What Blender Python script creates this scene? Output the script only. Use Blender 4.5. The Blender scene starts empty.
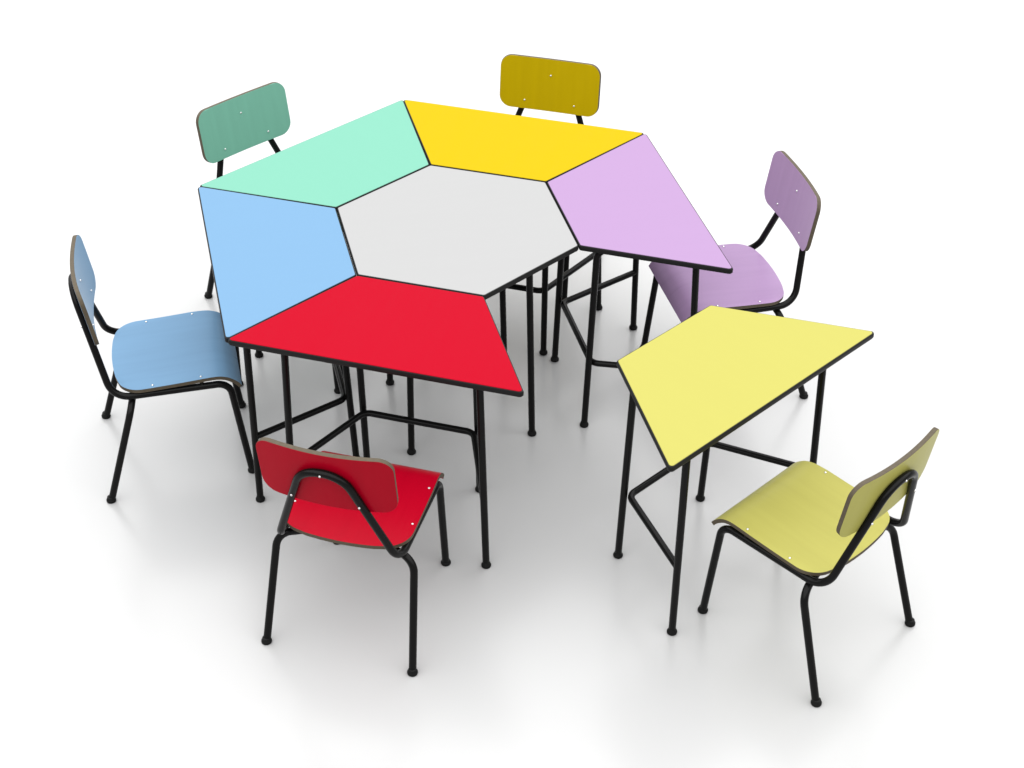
import bpy, bmesh, math
from mathutils import Vector, Matrix

scene = bpy.context.scene
COL = scene.collection
PI = math.pi


# ---------------------------------------------------------------- materials
def lin(c):
    c /= 255.0
    return c / 12.92 if c <= 0.04045 else ((c + 0.055) / 1.055) ** 2.4


def rgb(r, g, b, k=1.0):
    return (lin(r) * k, lin(g) * k, lin(b) * k, 1.0)


def new_mat(name):
    m = bpy.data.materials.new(name)
    m.use_nodes = True
    nt = m.node_tree
    return m, nt, nt.nodes['Principled BSDF']


def laminate(name, col, rough=0.42, spec=0.35, grain=0.012, bump=0.05):
    """Coloured laminate: faint streaks in tone, uneven gloss and a fine pebbled surface."""
    m, nt, b = new_mat(name)
    N, L = nt.nodes, nt.links
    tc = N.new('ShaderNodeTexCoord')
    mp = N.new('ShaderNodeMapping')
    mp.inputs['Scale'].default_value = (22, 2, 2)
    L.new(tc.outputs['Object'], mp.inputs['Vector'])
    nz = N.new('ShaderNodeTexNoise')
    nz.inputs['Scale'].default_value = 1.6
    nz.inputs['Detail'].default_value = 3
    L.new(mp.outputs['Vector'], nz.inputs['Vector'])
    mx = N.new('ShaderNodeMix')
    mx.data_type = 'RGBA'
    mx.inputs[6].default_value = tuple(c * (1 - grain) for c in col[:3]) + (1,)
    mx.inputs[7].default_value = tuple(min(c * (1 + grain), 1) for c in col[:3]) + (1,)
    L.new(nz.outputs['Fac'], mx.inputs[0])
    L.new(mx.outputs[2], b.inputs['Base Color'])
    rr = N.new('ShaderNodeMapRange')
    rr.inputs['To Min'].default_value = rough - 0.06
    rr.inputs['To Max'].default_value = rough + 0.06
    L.new(nz.outputs['Fac'], rr.inputs['Value'])
    L.new(rr.outputs['Result'], b.inputs['Roughness'])
    fz = N.new('ShaderNodeTexNoise')
    fz.inputs['Scale'].default_value = 900
    fz.inputs['Detail'].default_value = 2
    L.new(tc.outputs['Object'], fz.inputs['Vector'])
    bp = N.new('ShaderNodeBump')
    bp.inputs['Strength'].default_value = bump
    bp.inputs['Distance'].default_value = 0.0004
    L.new(fz.outputs['Fac'], bp.inputs['Height'])
    L.new(bp.outputs['Normal'], b.inputs['Normal'])
    b.inputs['Specular IOR Level'].default_value = spec
    return m


def plain(name, col, rough, spec=0.5, metal=0.0, bump=0.0, scale=500):
    m, nt, b = new_mat(name)
    N, L = nt.nodes, nt.links
    b.inputs['Base Color'].default_value = col
    b.inputs['Roughness'].default_value = rough
    b.inputs['Specular IOR Level'].default_value = spec
    b.inputs['Metallic'].default_value = metal
    if bump:
        tc = N.new('ShaderNodeTexCoord')
        nz = N.new('ShaderNodeTexNoise')
        nz.inputs['Scale'].default_value = scale
        nz.inputs['Detail'].default_value = 3
        L.new(tc.outputs['Object'], nz.inputs['Vector'])
        bp = N.new('ShaderNodeBump')
        bp.inputs['Strength'].default_value = bump
        bp.inputs['Distance'].default_value = 0.0005
        L.new(nz.outputs['Fac'], bp.inputs['Height'])
        L.new(bp.outputs['Normal'], b.inputs['Normal'])
        rr = N.new('ShaderNodeMapRange')
        rr.inputs['To Min'].default_value = rough - 0.05
        rr.inputs['To Max'].default_value = rough + 0.05
        L.new(nz.outputs['Fac'], rr.inputs['Value'])
        L.new(rr.outputs['Result'], b.inputs['Roughness'])
    return m


def plywood(name):
    m, nt, b = new_mat(name)
    N, L = nt.nodes, nt.links
    tc = N.new('ShaderNodeTexCoord')
    nz = N.new('ShaderNodeTexNoise')
    nz.inputs['Scale'].default_value = 140
    nz.inputs['Detail'].default_value = 5
    L.new(tc.outputs['Object'], nz.inputs['Vector'])
    mx = N.new('ShaderNodeMix')
    mx.data_type = 'RGBA'
    mx.inputs[6].default_value = (0.047, 0.036, 0.023, 1)
    mx.inputs[7].default_value = (0.082, 0.066, 0.043, 1)
    L.new(nz.outputs['Fac'], mx.inputs[0])
    L.new(mx.outputs[2], b.inputs['Base Color'])
    b.inputs['Roughness'].default_value = 0.65
    b.inputs['Specular IOR Level'].default_value = 0.25
    return m


M_TUBE = plain('black_enamel', (0.004, 0.004, 0.0039, 1), 0.24, 0.10, bump=0.08, scale=700)
M_RUBBER = plain('black_rubber', (0.004, 0.004, 0.004, 1), 0.5, 0.12, bump=0.1)
M_EDGE = plain('black_edge_band', (0.009, 0.009, 0.009, 1), 0.45, 0.10, bump=0.08)
M_PLY = plywood('plywood_edge')
M_SCREW = plain('bright_steel', (0.62, 0.62, 0.62, 1), 0.3, 0.5, metal=1.0)

BASE = {
    'red': (0.2783, 0.0006, 0.0095),
    'blue': (0.1113, 0.2067, 0.3181),
    'green': (0.1240, 0.3006, 0.2282),
    'yellow': (0.3419, 0.2457, 0.0010),
    'purple': (0.2512, 0.1646, 0.2838),
    'pale': (0.3037, 0.2862, 0.0716),
    'white': (0.2639, 0.2639, 0.2639),
}
TOPS = {k: laminate(k + '_top_laminate', v + (1,), 0.5, 0.025) for k, v in BASE.items()}
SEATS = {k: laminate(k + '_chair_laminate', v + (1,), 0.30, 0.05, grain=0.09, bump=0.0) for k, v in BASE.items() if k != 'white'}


# ---------------------------------------------------------------- mesh helpers
def link_mesh(name, verts, faces, mats, parent=None, fmat=None, smooth=True, auto=None):
    me = bpy.data.meshes.new(name)
    me.from_pydata([tuple(v) for v in verts], [], faces)
    bm = bmesh.new()
    bm.from_mesh(me)
    bmesh.ops.recalc_face_normals(bm, faces=bm.faces)
    bm.to_mesh(me)
    bm.free()
    for m in mats:
        me.materials.append(m)
    for i, p in enumerate(me.polygons):
        p.use_smooth = smooth
        if fmat:
            p.material_index = fmat[i]
    if auto is not None:
        me.set_sharp_from_angle(angle=math.radians(auto))
    o = bpy.data.objects.new(name, me)
    COL.objects.link(o)
    if parent:
        o.parent = parent
    return o


def fillet(pts, rad):
    """Polyline with rounded corners; rad[i] rounds pts[i] (ends ignored)."""
    pts = [Vector(p) for p in pts]
    out = [pts[0]]
    for i in range(1, len(pts) - 1):
        a, b, c = pts[i - 1], pts[i], pts[i + 1]
        u, v = (a - b).normalized(), (c - b).normalized()
        ang = u.angle(v)
        r = rad[i]
        if r <= 0 or ang > PI - 1e-3:
            out.append(b)
            continue
        t = r / math.tan(ang / 2)
        ctr = b + (u + v).normalized() * (r / math.sin(ang / 2))
        p0, p1 = b + u * t, b + v * t
        e0, e1 = p0 - ctr, p1 - ctr
        sweep = e0.angle(e1)
        n = max(6, int(sweep / math.radians(7)))
        for k in range(n + 1):
            f = k / n
            s = math.sin(sweep)
            out.append(ctr + e0 * (math.sin((1 - f) * sweep) / s) + e1 * (math.sin(f * sweep) / s))
    out.append(pts[-1])
    return out


def tube(name, path, r, mat, parent, seg=20):
    n = len(path)
    tang = []
    for i in range(n):
        a = path[max(i - 1, 0)]
        b = path[min(i + 1, n - 1)]
        tang.append((b - a).normalized())
    ref = Vector((0.31, 0.87, 0.38))
    nrm = (ref - tang[0] * ref.dot(tang[0])).normalized()
    V, F = [], []
    for i in range(n):
        nrm = (nrm - tang[i] * nrm.dot(tang[i])).normalized()
        bn = tang[i].cross(nrm)
        for k in range(seg):
            a = 2 * PI * k / seg
            V.append(path[i] + (nrm * math.cos(a) + bn * math.sin(a)) * r)
    for i in range(n - 1):
        for k in range(seg):
            k2 = (k + 1) % seg
            F.append((i * seg + k, i * seg + k2, (i + 1) * seg + k2, (i + 1) * seg + k))
    F.append(tuple(range(seg)))
    F.append(tuple((n - 1) * seg + k for k in range(seg)))
    return link_mesh(name, V, F, [mat], parent, auto=50)


def lathe(name, prof, mat, parent, origin, axis=Vector((0, 0, 1)), seg=22):
    """prof: list of (radius, height) along axis from origin."""
    axis = Vector(axis).normalized()
    q = axis.to_track_quat('Z', 'Y').to_matrix()
    o = Vector(origin)
    V, F = [], []
    for (r, h) in prof:
        for k in range(seg):
            a = 2 * PI * k / seg
            V.append(o + q @ Vector((r * math.cos(a), r * math.sin(a), h)))
    for i in range(len(prof) - 1):
        for k in range(seg):
            k2 = (k + 1) % seg
            F.append((i * seg + k, i * seg + k2, (i + 1) * seg + k2, (i + 1) * seg + k))
    F.append(tuple(range(seg)))
    F.append(tuple((len(prof) - 1) * seg + k for k in range(seg)))
    return link_mesh(name, V, F, [mat], parent, auto=50)


def foot_cap(parent, p, up, r_t):
    """Black rubber ferrule, bulging at the floor."""
    up = Vector(up).normalized()
    r = r_t * 1.40
    prof = [(r * .80, 0), (r * .95, .0012), (r, .0035), (r * .99, .0065), (r * .90, .0088), (r_t * 1.08, .0105), (r_t * 1.04, .0150), (r_t * .99, .0155)]
    return lathe('rubber_foot', prof, M_RUBBER, parent, p, (0, 0, 1))


def screw(parent, p, n, r=0.0031):
    prof = [(r, -.0008), (r, .0004), (r * .92, .0012), (r * .7, .0019), (r * .35, .0023), (r * .04, .0024)]
    return lathe('screw', prof, M_SCREW, parent, p, n, seg=16)


def empty(name, label, cat, group=None):
    o = bpy.data.objects.new(name, None)
    o.empty_display_size = 0.1
    COL.objects.link(o)
    o['label'] = label
    o['category'] = cat
    if group:
        o['group'] = group
    return o


def round_poly(pts, r, n=7):
    """2D convex polygon with rounded corners."""
    out = []
    m = len(pts)
    for i in range(m):
        a, b, c = Vector(pts[i - 1]), Vector(pts[i]), Vector(pts[(i + 1) % m])
        u, v = (a - b).normalized(), (c - b).normalized()
        ang = u.angle(v)
        t = r / math.tan(ang / 2)
        ctr = b + (u + v).normalized() * (r / math.sin(ang / 2))
        e0, e1 = b + u * t - ctr, b + v * t - ctr
        sw = e0.angle(e1)
        for k in range(n + 1):
            f = k / n
            out.append(ctr + e0 * (math.sin((1 - f) * sw) / math.sin(sw)) + e1 * (math.sin(f * sw) / math.sin(sw)))
    return out


def inset_poly(pts, d):
    m = len(pts)
    out = []
    area = sum(pts[i][0] * pts[(i + 1) % m][1] - pts[(i + 1) % m][0] * pts[i][1] for i in range(m))
    sg = 1 if area > 0 else -1
    for i in range(m):
        a, b, c = Vector(pts[i - 1]), Vector(pts[i]), Vector(pts[(i + 1) % m])
        u, v = (b - a).normalized(), (c - b).normalized()
        n1, n2 = Vector((-u.y, u.x)) * sg, Vector((-v.y, v.x)) * sg
        k = d / (1 + n1.dot(n2))
        out.append(b + (n1 + n2) * k)
    return out


def slab(name, pts, levels, mat, parent, auto=35):
    """Stack of outlines: levels = [(inset, z), ...] from bottom to top, corners rounded."""
    rings = []
    for ins, z, r in levels:
        rings.append([Vector((p[0], p[1], z)) for p in round_poly(inset_poly(pts, ins), r)])
    n = len(rings[0])
    V = [v for ring in rings for v in ring]
    F = []
    for i in range(len(rings) - 1):
        for k in range(n):
            k2 = (k + 1) % n
            F.append((i * n + k, i * n + k2, (i + 1) * n + k2, (i + 1) * n + k))
    F.append(tuple(range(n)))
    F.append(tuple((len(rings) - 1) * n + k for k in range(n)))
    return link_mesh(name, V, F, [mat], parent, auto=auto)


# ---------------------------------------------------------------- dimensions (metres)
H = 0.600            # table height
TH = 0.0165          # top thickness
HEX = 0.330          # hexagon side
LONG, SHORT, DEEP = 0.3660, 0.1650, 0.3455
EY = 0.0045           # leg set-back from the long edge
GAP = 0.0013
RT = 0.0090          # table tube radius
ZR = H - TH - RT     # under-top rail height


def make_top(root, pts, colour):
    R = 0.0075
    e = slab('table_top', pts, [(.0035, H - TH, R - .002), (.0012, H - TH + .0012, R), (0, H - TH + .0042, R), (0, H - .0040, R),
                                (.0006, H - .0022, R), (.0012, H - .0012, R - .001)], M_EDGE, root)
    slab('laminate_sheet', pts, [(.0033, H - .0016, R - .001), (.0033, H - .0003, R - .001), (.0036, H, R - .002)], TOPS[colour], e)


def make_leg(root, foot, top, name='leg', r=RT, path=None):
    f, t = Vector(foot), Vector(top)
    d = (t - f).normalized()
    p = path if path else [f + d * .006, t]
    o = tube(name, p, r, M_TUBE, root)
    foot_cap(o, f, d, r)
    return o


def trapezoid_table(colour, label):
    root = empty('trapezoid_table', label, 'table', 'trapezoid tables of the school set')
    make_top(root, [(-LONG, 0), (LONG, 0), (SHORT, DEEP), (-SHORT, DEEP)], colour)
    for s in (-1, 1):
        Of, Ot = Vector((s * .2576, .0372 + EY, 0)), Vector((s * .2408, .0516 + EY, H))
        Pf, Pt = Vector((s * .1573, .3087 + EY, 0)), Vector((s * .1545, .2891 + EY, H))
        Oc = Of + (Ot - Of) * (ZR / H)
        Pc = Pf + (Pt - Pf) * (ZR / H)
        rad = .030
        # the inverted U of one side: leg, bend, rail, bend, leg
        mid = (Oc + Pc) / 2
        full = fillet([Of + (Ot - Of) * .01, Oc, mid], [0, rad, 0])
        make_leg(root, Of, Ot, path=full[:-1] )
        a_end = full[-2]
        full2 = fillet([Pf + (Pt - Pf) * .01, Pc, mid], [0, rad, 0])
        make_leg(root, Pf, Pt, path=full2[:-1])
        b_end = full2[-2]
        tube('top_rail', [a_end, mid, b_end], RT, M_TUBE, root)
    # low stretcher bar: from one outer leg round the two inner ones to the other outer leg
    q = .346
    def at(f, t): return Vector(f) + (Vector(t) - Vector(f)) * q
    O = at((.2576, .0372 + EY, 0), (.2408, .0516 + EY, H))
    P = at((.1573, .3087 + EY, 0), (.1545, .2891 + EY, H))
    P = P + Vector((-.008, -.010, 0))
    O2, P2 = Vector((-O.x, O.y, O.z)), Vector((-P.x, P.y, P.z))
    tube('stretcher', fillet([O, P, P2, O2], [0, .030, .030, 0]), RT * .96, M_TUBE, root)
    return root


def hexagon_table(label):
    root = empty('hexagon_table', label, 'table')
    pts = [((HEX - .0006) * math.cos(math.radians(60 * k)), (HEX - .0006) * math.sin(math.radians(60 * k))) for k in range(6)]
    make_top(root, pts, 'white')
    hx, hy, tx, ty = .1605, .1690, .1590, .1560
    for sx in (-1, 1):
        ends = []
        for sy in (-1, 1):
            f, t = Vector((sx * hx, sy * hy, 0)), Vector((sx * tx, sy * ty, H))
            c = f + (t - f) * (ZR / H)
            full = fillet([f + (t - f) * .01, c, Vector((sx * tx, 0, ZR))], [0, .03, 0])
            make_leg(root, f, t, path=full[:-1])
            ends.append(full[-2])
        tube('top_rail', ends, RT, M_TUBE, root)
    tube('cross_rail', [Vector((-tx + RT * .6, 0, ZR)), Vector((tx - RT * .6, 0, ZR))], RT * .98, M_TUBE, root)
    return root


# ---------------------------------------------------------------- chair
RC = 0.0092


def sheet(name, rows, thick_dir, th, mats, parent):
    """Plywood sheet: rows of top points (equal counts), extruded by th along thick_dir(row, col)."""
    nr, nc = len(rows), len(rows[0])
    V = [p for row in rows for p in row]
    V += [rows[i][j] + thick_dir(i, j) * th for i in range(nr) for j in range(nc)]
    off = nr * nc
    F, fm = [], []
    for i in range(nr - 1):
        for j in range(nc - 1):
            a, b, c, d = i * nc + j, i * nc + j + 1, (i + 1) * nc + j + 1, (i + 1) * nc + j
            F.append((a, b, c, d)); fm.append(0)
            F.append((a + off, d + off, c + off, b + off)); fm.append(0)
    loop = [j for j in range(nc)] + [i * nc + nc - 1 for i in range(1, nr)] + \
           [(nr - 1) * nc + j for j in range(nc - 2, -1, -1)] + [i * nc for i in range(nr - 2, 0, -1)]
    for k in range(len(loop)):
        a, b = loop[k], loop[(k + 1) % len(loop)]
        F.append((a, b, b + off, a + off)); fm.append(1)
    o = link_mesh(name, V, F, mats, parent, fmat=fm, auto=40)
    bv = o.modifiers.new('soft_edge', 'BEVEL')
    bv.width = .0008
    bv.segments = 2
    bv.limit_method = 'ANGLE'
    bv.angle_limit = math.radians(45)
    return o


def spline(xs, ys, x):
    """Monotone-ish Catmull interpolation through (xs, ys)."""
    n = len(xs)
    if x <= xs[0]:
        return ys[0]
    if x >= xs[-1]:
        return ys[-1]
    i = max(k for k in range(n - 1) if xs[k] <= x)
    h = xs[i + 1] - xs[i]
    t = (x - xs[i]) / h
    def m(k):
        if k == 0: return (ys[1] - ys[0]) / (xs[1] - xs[0])
        if k == n - 1: return (ys[-1] - ys[-2]) / (xs[-1] - xs[-2])
        return (ys[k + 1] - ys[k - 1]) / (xs[k + 1] - xs[k - 1])
    m0, m1 = m(i) * h, m(i + 1) * h
    return (2*t**3 - 3*t**2 + 1) * ys[i] + (t**3 - 2*t**2 + t) * m0 + (-2*t**3 + 3*t**2) * ys[i + 1] + (t**3 - t**2) * m1


SY = [-.155, -.10, -.05, .0, .04, .075, .105, .128, .145, .156, .163]
SZ = [.3232, .3250, .3268, .3290, .3312, .3330, .3322, .3255, .3138, .3028, .2925]


def seat_z(y):
    return spline(SY, SZ, y)


def seat_half(y):
    # rear: gentle arc rounded into the sides; sides taper a little to the front
    side = .1545 - .006 * max(0, (y - .05) / .11) ** 1.5
    r = .062
    rear = lambda x: -.155 + .0085 * (x / .1) ** 2
    yc = rear(side - r * .75) + r            # centre height of the corner arc
    if y >= yc:
        return side
    d = yc - y
    c = side - r
    if d < r:
        wc = c + math.sqrt(max(r * r - d * d, 0))
    else:
        wc = 0
    if y <= -.155:
        wa = .0
    else:
        wa = math.sqrt((y + .155) / .0085) * .1
    return max(.004, min(wc, wa) if wc > c + .012 else min(wa, max(wc, c)))


def make_chair(colour, label):
    root = empty('school_chair', label, 'chair', 'small school chairs around the tables')
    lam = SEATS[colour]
    # --- seat
    ys = [-.155 + .059 * (k / 16) ** 2 for k in range(16)] + [-.096 + (.10 + .096) * k / 22 for k in range(22)] + \
         [.10 + .063 * k / 14 for k in range(15)]
    nc = 25
    rows = []
    for y in ys:
        w = seat_half(y)
        rows.append([Vector((w * (2 * j / (nc - 1) - 1), y, seat_z(y))) for j in range(nc)])
    def sd(i, j):
        y = ys[i]
        e = .002
        dz = (seat_z(min(y + e, .163)) - seat_z(max(y - e, -.155))) / (min(y + e, .163) - max(y - e, -.155))
        return Vector((0, dz, -1)).normalized()
    ST = .0100
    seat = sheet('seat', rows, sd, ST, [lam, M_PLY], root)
    for s in (-1, 1):
        for y in (.063, -.059):
            n = Vector((0, -(seat_z(y + .003) - seat_z(y - .003)) / .006, 1)).normalized()
            screw(seat, Vector((s * .1435, y, seat_z(y))), n)
            zb = seat_z(y) - ST
            lathe('spacer', [(.0055, 0), (.0055, zb + .0008 - (.303 + RC - .003))], M_RUBBER, seat, (s * .1445, y, .303 + RC - .003), seg=14)
    # --- backrest (front face is a bowed sheet leaning back)
    W, r = .1555, .036
    zt, zb = .6285, .4655
    BOW = .0145
    def lean(z): return -.1655 - .0235 * (z - .4635) / .164
    def sag(x): return 1 - (x / W) ** 2
    zs = []
    for k in range(9): zs.append(zb + r * (1 - math.cos(k / 8 * PI / 2)))
    for k in range(1, 8): zs.append(zb + r + (zt - zb - 2 * r) * k / 8)
    for k in range(9): zs.append(zt - r + r * math.sin(k / 8 * PI / 2))
    rows = []
    nb = 33
    for z in zs:
        d = max(0, r - (z - zb), r - (zt - z))
        w = W - r + math.sqrt(max(r * r - d * d, 0))
        row = []
        for j in range(nb):
            x = w * (2 * j / (nb - 1) - 1)
            row.append(Vector((x, lean(z) - BOW * sag(x), z - .006 * sag(x))))
        rows.append(row)
    def bd(i, j):
        x = rows[i][j].x
        return Vector((.03 * x / W ** 2, -1, -.134)).normalized()
    BT = .0112
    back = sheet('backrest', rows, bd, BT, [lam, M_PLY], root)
    for (x, z) in ((0, .5725), (-.0785, .4883), (.0785, .4883)):
        p = Vector((x, lean(z + .006 * sag(x)) - BOW * sag(x), z))
        screw(back, p, Vector((-.03 * x / W ** 2, 1, .134)))
    # --- frame: rails, rear bends and the arch behind the backrest in one bent tube
    X, Z = .145, .3030
    def arch_y(z): return -.2003 - (z - .488) * .197
    A = lambda s: Vector((s * X, arch_y(.303) + .003, Z))
    T = lambda s: Vector((s * .0480, arch_y(.573), .573))
    path = fillet([(-X, .088, Z), A(-1), T(-1), T(1), A(1), (X, .088, Z)], [0, .054, .062, .062, .054, 0])
    fr = tube('back_frame', path, RC, M_TUBE, root, seg=24)
    for (x, z) in ((0, .573), (-.0785, .4883), (.0785, .4883)):
        nrm = Vector((0, -1, -.205)).normalized()
        screw(fr, Vector((x, arch_y(z), z)) + nrm * (RC - .0004), nrm, r=.0030)
    # --- legs
    for s in (-1, 1):
        f = Vector((s * .145, .1635, 0))
        p = fillet([f + Vector((0, -.0006, .006)), (s * X, .1320, Z), (s * X, .088, Z)], [0, .036, 0])
        leg = tube('leg', p, RC, M_TUBE, root)
        foot_cap(leg, f, (0, 0, 1), RC)
        f = Vector((s * .1824, -.2095, 0))
        c = Vector((s * .1665, -.121, .2760))
        d = (c - f).normalized()
        p = fillet([f + d * .006, c, (s * .05, -.100, .3035)], [0, .046, 0])
        leg = tube('leg', p, RC, M_TUBE, root)
        foot_cap(leg, f, (0, 0, 1), RC)
    tube('cross_bar', [Vector((-.05, -.100, .3035)), Vector((.05, -.100, .3035))], RC, M_TUBE, root)
    return root


# ---------------------------------------------------------------- layout
CX, CY = -.0031, -.0001
APO = HEX * math.sqrt(3) / 2


def put_table(o, k):
    a = math.radians(-60 * k - 30)
    d = APO + GAP + DEEP
    o.location = (CX + math.cos(a) * d, CY + math.sin(a) * d, 0)
    o.rotation_euler = (0, 0, a + PI / 2)      # local +y points to the hexagon


hx = hexagon_table('white hexagonal table in the middle of the coloured ring')
hx.location = (CX, CY, 0)

put_table(trapezoid_table('yellow', 'deep yellow trapezoid table at the back of the ring, by the yellow chair'), 0)
put_table(trapezoid_table('purple', 'lilac trapezoid table joined to the white hexagon, by the lilac chair'), 1)
put_table(trapezoid_table('red', 'red trapezoid table at the front of the ring, by the red chair'), 3)
put_table(trapezoid_table('blue', 'light blue trapezoid table between the red and mint tables'), 4)
put_table(trapezoid_table('green', 'mint green trapezoid table between the blue and deep yellow tables'), 5)
pt = trapezoid_table('pale', 'lemon yellow trapezoid table standing apart, pulled out of the ring')
th = 2.0921
pt.location = (-1.5931 * .55 - math.sin(th) * EY, -.998 * .55 + math.cos(th) * EY, 0)
pt.rotation_euler = (0, 0, math.atan2(-math.cos(th), math.sin(th)) - PI / 2)

CH = {
    'blue': ((.0085, .7594, -1.5796), 'light blue chair facing the light blue table'),
    'red': ((-.681, .3751, -.5174), 'red chair with its back to the viewer, facing the red table'),
    'pale': ((-.9902, -.6099, .5232), 'lemon yellow chair facing the lemon table that stands apart'),
    'purple': ((-.0009, -.7518, 1.5739), 'lilac chair tucked partly under the lilac table'),
    'yellow': ((.6516, -.3797, 2.628), 'deep yellow chair behind the deep yellow table, mostly hidden'),
    'green': ((.6349, .3705, -2.6175), 'mint green chair behind the mint green table, mostly hidden'),
}
for c, ((x, y, t), label) in CH.items():
    o = make_chair(c, label)
    o.location = (x, y, 0)
    o.rotation_euler = (0, 0, t - PI / 2)      # local +y is where the sitter looks

# ---------------------------------------------------------------- floor
fl, nt, b = new_mat('white_gloss_floor')
b.inputs['Base Color'].default_value = (0.36, 0.36, 0.36, 1)
b.inputs['Specular IOR Level'].default_value = 0.5
b.inputs['Roughness'].default_value = 0.25
S = 120
fo = link_mesh('floor', [(-S, -S, 0), (S, -S, 0), (S, S, 0), (-S, S, 0)], [(0, 1, 2, 3)], [fl], smooth=False)
fo['kind'] = 'structure'

# ---------------------------------------------------------------- light
w = bpy.data.worlds.new('World')
scene.world = w
w.use_nodes = True
bg = w.node_tree.nodes['Background']
bg.inputs['Color'].default_value = (1, 1, 1, 1)
bg.inputs['Strength'].default_value = 0.62

def area(name, loc, target, size, power):
    l = bpy.data.lights.new(name, 'AREA')
    l.shape = 'SQUARE'
    l.size = size
    l.energy = power
    o = bpy.data.objects.new(name, l)
    o.location = loc
    o.rotation_euler = (Vector(target) - Vector(loc)).to_track_quat('-Z', 'Y').to_euler()
    COL.objects.link(o)
    return o

area('overhead_softbox', (3.0, 0, 8.5), (3.0, 0, 0), 34, 10100)

# ---------------------------------------------------------------- camera
az, el, roll, f = -.2433, .6499, .0030, 1.6255
fw = Vector((math.cos(el) * math.cos(az), math.cos(el) * math.sin(az), -math.sin(el)))
r0 = fw.cross(Vector((0, 0, 1))).normalized()
u0 = r0.cross(fw)
r = r0 * math.cos(roll) + u0 * math.sin(roll)
u = -r0 * math.sin(roll) + u0 * math.cos(roll)
cam = bpy.data.cameras.new('camera')
cam.sensor_fit = 'HORIZONTAL'
cam.sensor_width = 36
cam.lens = 36 * f * 1000 / 1024
cam.clip_end = 500
co = bpy.data.objects.new('camera', cam)
M = Matrix((r, u, -fw)).transposed().to_4x4()
M.translation = Vector((-6.4271, 1.3178, 5.1362)) * .55
co.matrix_world = M
COL.objects.link(co)
scene.camera = co

scene.view_settings.view_transform = 'Standard'
scene.view_settings.look = 'None'
scene.view_settings.exposure = 0
scene.view_settings.gamma = 1
